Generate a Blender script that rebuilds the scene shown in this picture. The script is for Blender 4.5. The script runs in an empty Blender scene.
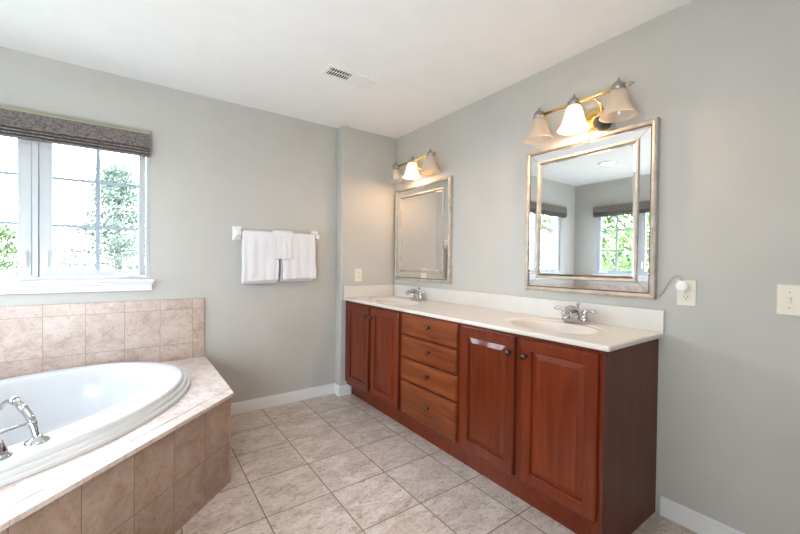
import bpy, bmesh, math, random
from mathutils import Vector, Matrix
random.seed(7)
C = bpy.context.scene.collection
PI = math.pi

# ------------------------------------------------------------------ camera, world, lights, exposure
XR, YB, YP, H, XL, YN, XE = 2.082, 3.101, 3.001, 2.44, -1.45, -1.55, 1.489
cam = bpy.data.cameras.new('camera')
cam.sensor_width = 36.0
cam.lens = 367.184 / 800 * 36
cam.clip_start = 0.02
camo = bpy.data.objects.new('camera', cam)
C.objects.link(camo)
F = Vector((0.581191, 0.813683, -0.011717)); R = Vector((0.813763, -0.581081, 0.01163)); U = Vector((-0.002655, 0.016294, 0.999864))
camo.matrix_world = Matrix(((R.x, U.x, -F.x, 0), (R.y, U.y, -F.y, 0), (R.z, U.z, -F.z, 1.2127), (0, 0, 0, 1)))
bpy.context.scene.camera = camo

w = bpy.data.worlds.new('sky'); bpy.context.scene.world = w; w.use_nodes = True
wn = w.node_tree.nodes; wl = w.node_tree.links
bg = wn['Background']; bg.inputs['Strength'].default_value = 30.0
tc = wn.new('ShaderNodeTexCoord'); sx = wn.new('ShaderNodeSeparateXYZ'); cr = wn.new('ShaderNodeValToRGB')
cr.color_ramp.elements[0].position = 0.0; cr.color_ramp.elements[0].color = (0.84, 0.90, 0.97, 1)
cr.color_ramp.elements[1].position = 0.6; cr.color_ramp.elements[1].color = (0.70, 0.82, 1.0, 1)
wl.new(tc.outputs['Generated'], sx.inputs[0]); wl.new(sx.outputs['Z'], cr.inputs['Fac']); wl.new(cr.outputs['Color'], bg.inputs['Color'])

vs = bpy.context.scene.view_settings
vs.view_transform = 'Standard'; vs.look = 'None'; vs.exposure = 0.15; vs.gamma = 1.0; vs.use_curve_mapping = False
bpy.context.scene.cycles.max_bounces = 10
bpy.context.scene.cycles.diffuse_bounces = 6
bpy.context.scene.cycles.use_denoising = True
bpy.context.scene.cycles.sample_clamp_indirect = 6.0

def area(name, loc, look, sx_, sy_, power, col):
    l = bpy.data.lights.new(name, 'AREA'); l.shape = 'RECTANGLE'; l.size = sx_; l.size_y = sy_; l.energy = power; l.color = col
    o = bpy.data.objects.new(name, l); C.objects.link(o); o.location = loc
    o.rotation_euler = (Vector(look) - Vector(loc)).to_track_quat('-Z', 'Y').to_euler()
    return o
# added broad fill under the ceiling, standing for no fixture
area('ceiling_fill', (0.1, 0.7, 2.41), (0.5, 0.85, 0.0), 1.2, 0.9, 11, (0.96, 0.98, 1.0))
area('upward_fill', (-0.8, 0.1, 0.75), (-0.2, 1.7, 2.44), 1.0, 1.0, 46, (0.91, 0.965, 1.0))  # added fill aimed upwards to brighten the ceiling and back wall

# ------------------------------------------------------------------ helpers
def mat(name, col, rough=0.5, metal=0.0, spec=0.5, **kw):
    m = bpy.data.materials.new(name); m.use_nodes = True
    b = m.node_tree.nodes['Principled BSDF']
    b.inputs['Base Color'].default_value = (*col, 1); b.inputs['Roughness'].default_value = rough
    b.inputs['Metallic'].default_value = metal; b.inputs['Specular IOR Level'].default_value = spec
    for k, v in kw.items(): b.inputs[k.replace('_', ' ')].default_value = v
    return m
def nn(m, t, **props):
    n = m.node_tree.nodes.new(t)
    for k, v in props.items():
        if hasattr(n, k): setattr(n, k, v)
        else: n.inputs[k].default_value = v
    return n
def ln(m, a, b): m.node_tree.links.new(a, b)
def bsdf(m): return m.node_tree.nodes['Principled BSDF']

def noisy(m, c1, c2, scale=5, detail=4, stretch=(1, 1, 1), bump=0.0, bscale=None, dist=0.0, coord='Object', lo=0.35, hi=0.65):
    t = nn(m, 'ShaderNodeTexCoord'); mp = nn(m, 'ShaderNodeMapping'); mp.inputs['Scale'].default_value = stretch
    ln(m, t.outputs[coord], mp.inputs['Vector'])
    n = nn(m, 'ShaderNodeTexNoise'); n.inputs['Scale'].default_value = scale; n.inputs['Detail'].default_value = detail; n.inputs['Distortion'].default_value = dist
    ln(m, mp.outputs[0], n.inputs['Vector'])
    r = nn(m, 'ShaderNodeValToRGB'); r.color_ramp.elements[0].position = lo; r.color_ramp.elements[1].position = hi
    r.color_ramp.elements[0].color = (*c1, 1); r.color_ramp.elements[1].color = (*c2, 1)
    ln(m, n.outputs['Fac'], r.inputs['Fac']); ln(m, r.outputs['Color'], bsdf(m).inputs['Base Color'])
    if bump:
        n2 = nn(m, 'ShaderNodeTexNoise'); n2.inputs['Scale'].default_value = bscale or scale * 4
        ln(m, mp.outputs[0], n2.inputs['Vector'])
        b = nn(m, 'ShaderNodeBump'); b.inputs['Strength'].default_value = bump; b.inputs['Distance'].default_value = 0.01
        ln(m, n2.outputs['Fac'], b.inputs['Height']); ln(m, b.outputs[0], bsdf(m).inputs['Normal'])
    return m

def tile_mat(name, tw, th, ox, oy, ca, cb, cc, grout, gw=0.004, rough=0.35, nscale=7, frame=None, stretch=(1, 1, 1)):
    """rectangular stone-look tiles laid on the object's own XY plane"""
    m = mat(name, ca, rough, spec=0.9 if 'deck' in name else 0.5); B = bsdf(m)
    t = nn(m, 'ShaderNodeTexCoord'); mp = nn(m, 'ShaderNodeMapping')
    mp.inputs['Location'].default_value = (-ox, -oy, 0)
    if frame:   # tiles follow a direction of their own: (origin x, origin y, angle)
        ca_, sa_ = math.cos(-frame[2]), math.sin(-frame[2])
        mp.inputs['Rotation'].default_value = (0, 0, -frame[2])
        mp.inputs['Location'].default_value = (-ox - (ca_ * frame[0] - sa_ * frame[1]), -oy - (sa_ * frame[0] + ca_ * frame[1]), 0)
    ln(m, t.outputs['Object'], mp.inputs['Vector'])
    br = nn(m, 'ShaderNodeTexBrick'); br.offset = 0.0; br.squash = 1.0
    br.inputs['Color1'].default_value = (0, 0, 0, 1); br.inputs['Color2'].default_value = (1, 1, 1, 1); br.inputs['Mortar'].default_value = (0.5, 0.5, 0.5, 1)
    br.inputs['Scale'].default_value = 1.0; br.inputs['Brick Width'].default_value = tw; br.inputs['Row Height'].default_value = th
    br.inputs['Mortar Size'].default_value = gw / 2; br.inputs['Mortar Smooth'].default_value = 0.3
    ln(m, mp.outputs[0], br.inputs['Vector'])
    # per tile offset of the stone figure
    va = nn(m, 'ShaderNodeVectorMath', operation='MULTIPLY_ADD')
    va.inputs[1].default_value = (3.7, 5.3, 2.9)
    ln(m, br.outputs['Color'], va.inputs[0])
    st = nn(m, 'ShaderNodeMapping'); st.inputs['Scale'].default_value = stretch; ln(m, t.outputs['Object'], st.inputs['Vector'])
    ln(m, st.outputs[0], va.inputs[2])
    n1 = nn(m, 'ShaderNodeTexNoise'); n1.inputs['Scale'].default_value = nscale; n1.inputs['Detail'].default_value = 8; n1.inputs['Roughness'].default_value = 0.65; n1.inputs['Distortion'].default_value = 0.8
    ln(m, va.outputs[0], n1.inputs['Vector'])
    r1 = nn(m, 'ShaderNodeValToRGB'); e = r1.color_ramp.elements
    e[0].position = 0.30; e[0].color = (*cb, 1); e[1].position = 0.68; e[1].color = (*cc, 1)
    x = r1.color_ramp.elements.new(0.5); x.color = (*ca, 1)
    ln(m, n1.outputs['Fac'], r1.inputs['Fac'])
    n2 = nn(m, 'ShaderNodeTexNoise'); n2.inputs['Scale'].default_value = nscale * 5; n2.inputs['Detail'].default_value = 6; n2.inputs['Distortion'].default_value = 1.5
    ln(m, va.outputs[0], n2.inputs['Vector'])
    r2 = nn(m, 'ShaderNodeValToRGB'); r2.color_ramp.elements[0].position = 0.34; r2.color_ramp.elements[1].position = 0.5
    r2.color_ramp.elements[0].color = (0.64, 0.56, 0.50, 1); r2.color_ramp.elements[1].color = (1, 1, 1, 1)
    ln(m, n2.outputs['Fac'], r2.inputs['Fac'])
    mx = nn(m, 'ShaderNodeMix', data_type='RGBA', blend_type='MULTIPLY'); mx.inputs[0].default_value = 0.9 if 'floor' in name else 0.5
    ln(m, r1.outputs['Color'], mx.inputs[6]); ln(m, r2.outputs['Color'], mx.inputs[7])
    g = nn(m, 'ShaderNodeMix', data_type='RGBA'); g.inputs[7].default_value = (*grout, 1)
    ln(m, br.outputs['Fac'], g.inputs[0]); ln(m, mx.outputs[2], g.inputs[6]); ln(m, g.outputs[2], B.inputs['Base Color'])
    inv = nn(m, 'ShaderNodeMath', operation='SUBTRACT'); inv.inputs[0].default_value = 1.0; ln(m, br.outputs['Fac'], inv.inputs[1])
    bp = nn(m, 'ShaderNodeBump'); bp.inputs['Strength'].default_value = 0.5; bp.inputs['Distance'].default_value = 0.002
    ln(m, inv.outputs[0], bp.inputs['Height'])
    bp2 = nn(m, 'ShaderNodeBump'); bp2.inputs['Strength'].default_value = 0.12; bp2.inputs['Distance'].default_value = 0.003
    ln(m, n2.outputs['Fac'], bp2.inputs['Height']); ln(m, bp.outputs[0], bp2.inputs['Normal']); ln(m, bp2.outputs[0], B.inputs['Normal'])
    ra = nn(m, 'ShaderNodeMapRange'); ra.inputs['To Min'].default_value = rough; ra.inputs['To Max'].default_value = 0.8
    ln(m, br.outputs['Fac'], ra.inputs['Value']); ln(m, ra.outputs[0], B.inputs['Roughness'])
    return m

def wood(name, c1, c2, vertical=True):
    m = mat(name, c1, 0.38, spec=0.18)
    B = bsdf(m)
    t = nn(m, 'ShaderNodeTexCoord'); mp = nn(m, 'ShaderNodeMapping')
    mp.inputs['Scale'].default_value = (14, 14, 1.2) if vertical else (14, 1.2, 14)
    ln(m, t.outputs['Object'], mp.inputs['Vector'])
    oi = nn(m, 'ShaderNodeObjectInfo'); vm = nn(m, 'ShaderNodeVectorMath', operation='MULTIPLY_ADD'); vm.inputs[1].default_value = (9, 9, 9)
    ln(m, oi.outputs['Random'], vm.inputs[0]); ln(m, mp.outputs[0], vm.inputs[2])
    n = nn(m, 'ShaderNodeTexNoise'); n.inputs['Scale'].default_value = 1.6; n.inputs['Detail'].default_value = 7; n.inputs['Roughness'].default_value = 0.6; n.inputs['Distortion'].default_value = 0.7
    ln(m, vm.outputs[0], n.inputs['Vector'])
    r = nn(m, 'ShaderNodeValToRGB'); r.color_ramp.elements[0].position = 0.3; r.color_ramp.elements[1].position = 0.72
    r.color_ramp.elements[0].color = (*c1, 1); r.color_ramp.elements[1].color = (*c2, 1)
    ln(m, n.outputs['Fac'], r.inputs['Fac'])
    # each board its own tone
    mr = nn(m, 'ShaderNodeMapRange'); mr.inputs['To Min'].default_value = 0.85; mr.inputs['To Max'].default_value = 1.15
    ln(m, oi.outputs['Random'], mr.inputs['Value'])
    mm = nn(m, 'ShaderNodeVectorMath', operation='SCALE'); ln(m, r.outputs['Color'], mm.inputs[0]); ln(m, mr.outputs[0], mm.inputs['Scale'])
    ln(m, mm.outputs[0], B.inputs['Base Color'])
    B.inputs['Coat Weight'].default_value = 0.0 if 'side' in name else 0.3; B.inputs['Coat Roughness'].default_value = 0.05
    return m

M = {}
M['wall'] = noisy(mat('wall_paint', (0.55, 0.54, 0.50), 0.75, spec=0.25), (0.500, 0.494, 0.465), (0.525, 0.518, 0.488), 3, bump=0.05, bscale=260)
M['ceiling'] = noisy(mat('ceiling_paint', (0.82, 0.82, 0.81), 0.85, spec=0.2), (0.87, 0.87, 0.87), (0.89, 0.89, 0.89), 6, bump=0.15, bscale=120)
M['trim'] = mat('white_trim', (0.80, 0.81, 0.82), 0.35)
M['vinyl'] = mat('white_vinyl', (0.48, 0.51, 0.53), 0.35)
M['muntin'] = mat('muntin_grey', (0.30, 0.36, 0.42), 0.5)
M['glass'] = mat('window_glass', (1, 1, 1), 0.0)
g = M['glass'].node_tree; gb = bsdf(M['glass']); g.nodes.remove(gb)
tr = g.nodes.new('ShaderNodeBsdfTransparent'); gl = g.nodes.new('ShaderNodeBsdfGlossy'); gl.inputs['Roughness'].default_value = 0.0
fr = g.nodes.new('ShaderNodeFresnel'); fr.inputs['IOR'].default_value = 1.45; mxs = g.nodes.new('ShaderNodeMixShader'); ge = g.nodes.new('ShaderNodeNewGeometry'); sb = g.nodes.new('ShaderNodeMath'); sb.operation = 'SUBTRACT'; sb.inputs[0].default_value = 1.0; mu = g.nodes.new('ShaderNodeMath'); mu.operation = 'MULTIPLY'; g.links.new(ge.outputs['Backfacing'], sb.inputs[1]); g.links.new(sb.outputs[0], mu.inputs[0]); g.links.new(fr.outputs[0], mu.inputs[1])
g.links.new(mu.outputs[0], mxs.inputs[0]); g.links.new(tr.outputs[0], mxs.inputs[1]); g.links.new(gl.outputs[0], mxs.inputs[2]); g.links.new(mxs.outputs[0], g.nodes['Material Output'].inputs[0])
M['floor'] = tile_mat('floor_tile', 0.334, 0.334, 0.4975, 2.0961, (0.555, 0.475, 0.415), (0.40, 0.325, 0.27), (0.66, 0.60, 0.545), (0.17, 0.12, 0.09), 0.006, 0.30, 6, stretch=(1, 1.8, 1))
TC = ((0.64, 0.55, 0.49), (0.54, 0.445, 0.385), (0.71, 0.63, 0.575), (0.36, 0.27, 0.21))
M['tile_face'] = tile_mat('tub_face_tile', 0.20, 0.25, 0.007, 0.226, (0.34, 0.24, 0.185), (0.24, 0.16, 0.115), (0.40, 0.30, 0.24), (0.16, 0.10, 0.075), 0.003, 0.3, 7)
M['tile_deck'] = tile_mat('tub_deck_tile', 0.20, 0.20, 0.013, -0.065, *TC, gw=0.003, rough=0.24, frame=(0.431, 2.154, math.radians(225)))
M['tile_strip'] = tile_mat('tub_deck_strip_tile', 0.20, 0.2, 0.013, 0.1, *TC, gw=0.003, rough=0.24, frame=(0.431, 2.154, math.radians(225)))
M['tile_splash'] = tile_mat('backsplash_tile', 0.20, 0.25, 0.129, 0.606, (0.52, 0.42, 0.36), (0.40, 0.30, 0.245), (0.60, 0.51, 0.45), (0.30, 0.21, 0.16), 0.003, 0.35, 6)
M['tub'] = mat('tub_acrylic', (0.65, 0.665, 0.67), 0.12, spec=0.5)
M['counter'] = noisy(mat('cultured_marble', (0.80, 0.79, 0.77), 0.18, spec=0.5), (0.685, 0.665, 0.635), (0.71, 0.695, 0.665), 9, 6)
M['chrome'] = mat('chrome', (0.62, 0.63, 0.65), 0.08, 1.0)
M['nickel'] = mat('brushed_nickel', (0.42, 0.40, 0.39), 0.3, 1.0)
M['bronze'] = mat('dark_bronze_knob', (0.10, 0.085, 0.075), 0.25, 1.0)
M['brass'] = mat('polished_brass', (0.95, 0.68, 0.26), 0.16, 1.0)
M['wood'] = wood('cherry_wood', (0.085, 0.010, 0.002), (0.17, 0.027, 0.005))
M['wood_h'] = wood('cherry_wood_cross', (0.105, 0.020, 0.005), (0.26, 0.068, 0.018), False)
M['wood_side'] = wood('cherry_side_panel', (0.085, 0.024, 0.012), (0.125, 0.038, 0.019))
M['gap'] = mat('cabinet_inner_dark', (0.02, 0.008, 0.005), 0.8)
M['champagne'] = noisy(mat('champagne_leaf', (0.52, 0.46, 0.38), 0.5, 0.35), (0.40, 0.36, 0.31), (0.54, 0.50, 0.44), 20, 4)
M['frame_dark'] = mat('frame_edge_dark', (0.16, 0.13, 0.11), 0.5, 0.3)
M['mirror'] = mat('mirror_silver', (0.90, 0.92, 0.92), 0.0, 1.0)
M['ivory'] = mat('ivory_plastic', (0.76, 0.72, 0.62), 0.35)
M['slot'] = mat('dark_slot', (0.03, 0.03, 0.03), 0.6)
M['white_plastic'] = mat('white_plastic', (0.82, 0.83, 0.84), 0.3)
M['ceramic'] = mat('white_ceramic', (0.84, 0.83, 0.81), 0.15)
M['towel'] = noisy(mat('white_terry', (0.84, 0.84, 0.87), 0.95, spec=0.1, Sheen_Weight=0.3), (0.76, 0.76, 0.79), (0.78, 0.78, 0.81), 60, 3, bump=0.25, bscale=350)
M['shade_fabric'] = noisy(mat('woven_shade_fabric', (0.2, 0.16, 0.15), 0.9, spec=0.1), (0.115, 0.10, 0.094), (0.24, 0.212, 0.203), 70, 4, stretch=(1, 1, 1.3), bump=0.4, bscale=300)
M['headrail'] = mat('headrail_cream', (0.34, 0.34, 0.23), 0.5)
M['vent_white'] = mat('vent_enamel', (0.84, 0.84, 0.83), 0.4)
M['speaker'] = mat('charcoal_fabric', (0.018, 0.022, 0.025), 0.3)
M['speaker_top'] = mat('beige_plastic', (0.62, 0.50, 0.40), 0.4)
M['bark'] = noisy(mat('bark', (0.07, 0.05, 0.035), 0.9), (0.05, 0.035, 0.025), (0.1, 0.08, 0.06), 12)
M['grass'] = noisy(mat('lawn', (0.10, 0.16, 0.05), 0.9), (0.12, 0.135, 0.10), (0.17, 0.185, 0.14), 3)
def leafm(name, a, b): return noisy(mat(name, a, 0.6, spec=0.2), a, b, 1.3, 3, coord='Object')
M['needle'] = leafm('spruce_needles', (0.050, 0.072, 0.056), (0.085, 0.11, 0.08))
M['leaf'] = leafm('tree_leaves', (0.055, 0.085, 0.035), (0.10, 0.13, 0.06))
M['leaf_pale'] = leafm('pale_tree_leaves', (0.055, 0.095, 0.03), (0.11, 0.16, 0.06))
M['bush'] = leafm('yellow_green_leaves', (0.06, 0.07, 0.03), (0.10, 0.105, 0.055))
def glassy(name, col, transp, emis=0.0):
    m = bpy.data.materials.new(name); m.use_nodes = True; t = m.node_tree; t.nodes.clear()
    o = t.nodes.new('ShaderNodeOutputMaterial'); d = t.nodes.new('ShaderNodeBsdfDiffuse'); tl = t.nodes.new('ShaderNodeBsdfTranslucent'); tp = t.nodes.new('ShaderNodeBsdfTransparent'); gs = t.nodes.new('ShaderNodeBsdfGlossy')
    gs.inputs['Roughness'].default_value = 0.15
    a = t.nodes.new('ShaderNodeMixShader'); b = t.nodes.new('ShaderNodeMixShader'); c = t.nodes.new('ShaderNodeMixShader')
    tcn = t.nodes.new('ShaderNodeTexCoord'); nz = t.nodes.new('ShaderNodeTexNoise'); nz.inputs['Scale'].default_value = 14; nz.inputs['Distortion'].default_value = 1.2
    rp = t.nodes.new('ShaderNodeValToRGB'); rp.color_ramp.elements[0].color = (*[x * 0.9 for x in col], 1); rp.color_ramp.elements[1].color = (*col, 1)
    t.links.new(tcn.outputs['Object'], nz.inputs['Vector']); t.links.new(nz.outputs['Fac'], rp.inputs['Fac'])
    t.links.new(rp.outputs[0], d.inputs['Color']); t.links.new(rp.outputs[0], tl.inputs['Color'])
    a.inputs[0].default_value = 0.55; t.links.new(d.outputs[0], a.inputs[1]); t.links.new(tl.outputs[0], a.inputs[2])
    b.inputs[0].default_value = transp; t.links.new(a.outputs[0], b.inputs[1]); t.links.new(tp.outputs[0], b.inputs[2])
    c.inputs[0].default_value = 0.06; t.links.new(b.outputs[0], c.inputs[1]); t.links.new(gs.outputs[0], c.inputs[2])
    t.links.new(c.outputs[0], o.inputs[0])
    return m
M['shade_glass'] = glassy('alabaster_glass', (0.96, 0.90, 0.80), 0.06)
M['shade_glass_unlit'] = glassy('unlit_alabaster_glass', (0.96, 0.86, 0.74), 0.45)  # unlit look of the same glass, put in as warmer, more see-through colour
M['shade_glass_washed'] = glassy('glow_washed_glass', (0.95, 0.88, 0.78), 0.85)  # shade washed out by lamp glow, put in as near-transparent glass
def emit(name, col, s):
    m = bpy.data.materials.new(name); m.use_nodes = True; b = m.node_tree.nodes['Principled BSDF']
    b.inputs['Base Color'].default_value = (*col, 1); b.inputs['Emission Color'].default_value = (*col, 1); b.inputs['Emission Strength'].default_value = s
    return m
M['bulb'] = emit('lit_bulb', (1.0, 0.80, 0.55), 12)
M['bulb_off'] = mat('frosted_bulb', (0.85, 0.82, 0.75), 0.3)
M['downlight'] = emit('downlight_lens', (1.0, 0.97, 0.92), 6)

# --- mesh building
def obj(name, bm, m, parent=None, smooth=False, bevel=0.0, seg=2, loc=None, rot=None):
    me = bpy.data.meshes.new(name)
    bmesh.ops.recalc_face_normals(bm, faces=bm.faces[:])
    bm.to_mesh(me); bm.free()
    for x in (m if isinstance(m, (list, tuple)) else [m]): me.materials.append(M[x])
    o = bpy.data.objects.new(name, me); C.objects.link(o)
    if parent: o.parent = parent
    if loc: o.location = loc
    if rot: o.rotation_euler = rot
    if smooth:
        for f in me.polygons: f.use_smooth = True
    if bevel:
        b = o.modifiers.new('bevel', 'BEVEL'); b.width = bevel; b.segments = seg; b.limit_method = 'ANGLE'; b.angle_limit = math.radians(40)
    return o
def box(bm, x0, x1, y0, y1, z0, z1, mi=0):
    v = [bm.verts.new((x, y, z)) for x in (x0, x1) for y in (y0, y1) for z in (z0, z1)]
    for q in ((0, 1, 3, 2), (4, 6, 7, 5), (0, 4, 5, 1), (2, 3, 7, 6), (0, 2, 6, 4), (1, 5, 7, 3)):
        f = bm.faces.new([v[i] for i in q]); f.material_index = mi
    return v
def nb(*boxes):
    bm = bmesh.new()
    for b in boxes: box(bm, *b)
    return bm
def frame_axes(d):
    d = Vector(d).normalized(); a = Vector((0, 0, 1)) if abs(d.z) < 0.9 else Vector((1, 0, 0))
    x = d.cross(a).normalized(); return x, x.cross(d).normalized()
def tube(bm, pts, r, n=12, cap=True):
    """swept tube; r is a radius or a list of radii"""
    pts = [Vector(q) for q in pts]; rs = r if isinstance(r, (list, tuple)) else [r] * len(pts)
    rings = []; px = None
    for i, q in enumerate(pts):
        d = (pts[min(i + 1, len(pts) - 1)] - pts[max(i - 1, 0)])
        if d.length < 1e-9: d = Vector((0, 0, 1))
        d.normalize()
        if px is None: px, _ = frame_axes(d)
        px = (px - d * px.dot(d)).normalized(); py = d.cross(px)
        rings.append([bm.verts.new(q + (px * math.cos(2 * PI * k / n) + py * math.sin(2 * PI * k / n)) * rs[i]) for k in range(n)])
    for a, b in zip(rings, rings[1:]):
        for k in range(n): bm.faces.new((a[k], a[(k + 1) % n], b[(k + 1) % n], b[k]))
    if cap:
        bm.faces.new(rings[0][::-1]); bm.faces.new(rings[-1])
def lathe(bm, prof, o=(0, 0, 0), axis=(0, 0, 1), n=32, sx_=1.0, sy_=1.0, cap=True):
    o = Vector(o); d = Vector(axis).normalized(); x, y = frame_axes(d)
    if abs(d.z) > 0.99: x, y = Vector((1, 0, 0)), Vector((0, 1, 0))
    rings = []
    for r, h in prof:
        r = max(r, 1e-5)
        rings.append([bm.verts.new(o + d * h + x * (r * sx_ * math.cos(2 * PI * k / n)) + y * (r * sy_ * math.sin(2 * PI * k / n))) for k in range(n)])
    for a, b in zip(rings, rings[1:]):
        for k in range(n): bm.faces.new((a[k], a[(k + 1) % n], b[(k + 1) % n], b[k]))
    if cap:
        bm.faces.new(rings[0][::-1]); bm.faces.new(rings[-1])
def spline(pts, n=8):
    pts = [Vector(q) for q in pts]; out = []
    P = [pts[0] * 2 - pts[1]] + pts + [pts[-1] * 2 - pts[-2]]
    for i in range(1, len(P) - 2):
        a, b, c, d = P[i - 1:i + 3]
        for k in range(n):
            t = k / n
            out.append(0.5 * ((2 * b) + (c - a) * t + (2 * a - 5 * b + 4 * c - d) * t * t + (3 * b - a - 3 * c + d) * t ** 3))
    out.append(pts[-1]); return out
def prism(bm, poly, z0, z1):
    a = [bm.verts.new((x, y, z0)) for x, y in poly]; b = [bm.verts.new((x, y, z1)) for x, y in poly]
    bm.faces.new(a[::-1]); bm.faces.new(b)
    for i in range(len(a)): bm.faces.new((a[i], a[(i + 1) % len(a)], b[(i + 1) % len(a)], b[i]))
def thing(name, label, cat, loc=(0, 0, 0), rz=0.0, group=None):
    o = bpy.data.objects.new(name, None); C.objects.link(o); o.location = loc; o.rotation_euler = (0, 0, rz); o.empty_display_size = 0.05
    o['label'] = label; o['category'] = cat
    if group: o['group'] = group
    return o
def tag(o, label, cat, group=None, kind=None):
    o['label'] = label; o['category'] = cat
    if group: o['group'] = group
    if kind: o['kind'] = kind
    return o
def st(o, label=None, cat=None):
    o['kind'] = 'structure'
    if label: o['label'] = label; o['category'] = cat
    return o
def dup(root, loc=None, label=None, group=None, rz=None):
    r = root.copy(); C.objects.link(r)
    if loc is not None: r.location = loc
    if rz is not None: r.rotation_euler = (0, 0, rz)
    if label: r['label'] = label
    if group: r['group'] = group
    for ch in list(root.children):
        c = ch.copy(); C.objects.link(c); c.parent = r
        for g_ in ch.children:
            d = g_.copy(); C.objects.link(d); d.parent = c
    return r

# ------------------------------------------------------------------ room shell
T = 0.16
st(obj('floor', nb((XL - T, XR + T, YN - T, YB + T, -0.10, 0.0)), 'floor'), 'beige mottled square stone tile floor with dark joints', 'floor')
st(obj('ceiling', nb((XL - T, XR + T, YN - T, YB + T, H, H + 0.1)), 'ceiling'), 'smooth white ceiling above the bathroom', 'ceiling')
st(obj('wall_right', nb((XR, XR + T, YN - T, YB + T, 0, H)), 'wall'), 'pale grey wall behind the vanity and mirrors', 'wall')
# window openings  (z range shared)
WZ0, WZ1 = 1.078, 2.085
WB = (-1.083, 0.067)           # back window x range
WLY = (1.62, 2.77)             # left wall window y range
st(obj('wall_back', nb((XL - T, WB[0], YB, YB + T, 0, H), (WB[1], XR, YB, YB + T, 0, H), (WB[0], WB[1], YB, YB + T, 0, WZ0), (WB[0], WB[1], YB, YB + T, WZ1, H)), 'wall'), 'pale grey wall with the white window and towel bar', 'wall')
st(obj('wall_left', nb((XL - T, XL, YN - T, WLY[0], 0, H), (XL - T, XL, WLY[1], YB, 0, H), (XL - T, XL, WLY[0], WLY[1], 0, WZ0), (XL - T, XL, WLY[0], WLY[1], WZ1, H)), 'wall'), 'pale grey wall seen in the large mirror', 'wall')
st(obj('wall_rear', nb((XL, XR, YN - T, YN, 0, H)), 'wall'), 'pale grey wall behind the viewpoint', 'wall')
st(obj('wall_alcove', nb((XE, XR, YP, YB, 0, H)), 'wall', bevel=0.012, seg=3), 'shallow projecting wall section at the far end of the vanity', 'wall')

def baseboard(name, x0, x1, y0, y1):
    bm = bmesh.new(); hor = abs(x1 - x0) > abs(y1 - y0)
    box(bm, x0, x1, y0, y1, 0, 0.078)
    # thinner cap
    if name == 'baseboard_back': box(bm, x0, x1, y0 + 0.005, y1, 0.078, 0.092)
    elif name in ('baseboard_alcove',): box(bm, x0, x1, y0 + 0.004, y1, 0.078, 0.092)
    elif name == 'baseboard_return': box(bm, x0 + 0.004, x1, y0, y1, 0.078, 0.092)
    elif name == 'baseboard_right': box(bm, x0 + 0.005, x1, y0, y1, 0.078, 0.092)
    else: box(bm, x0, x1, y0, y1, 0.078, 0.092)
    return st(obj(name, bm, 'trim', bevel=0.003))
baseboard('baseboard_back', 0.43, XE - 0.014, YB - 0.014, YB)
baseboard('baseboard_return', XE - 0.014, XE, YP - 0.014, YB)
baseboard('baseboard_alcove', XE, 1.60, YP - 0.014, YP)
baseboard('baseboard_right', XR - 0.014, XR, YN + 0.014, 0.70)
baseboard('baseboard_rear', XL, XR, YN, YN + 0.014)
baseboard('baseboard_left', XL, XL + 0.014, YN + 0.014, 1.21)

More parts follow.
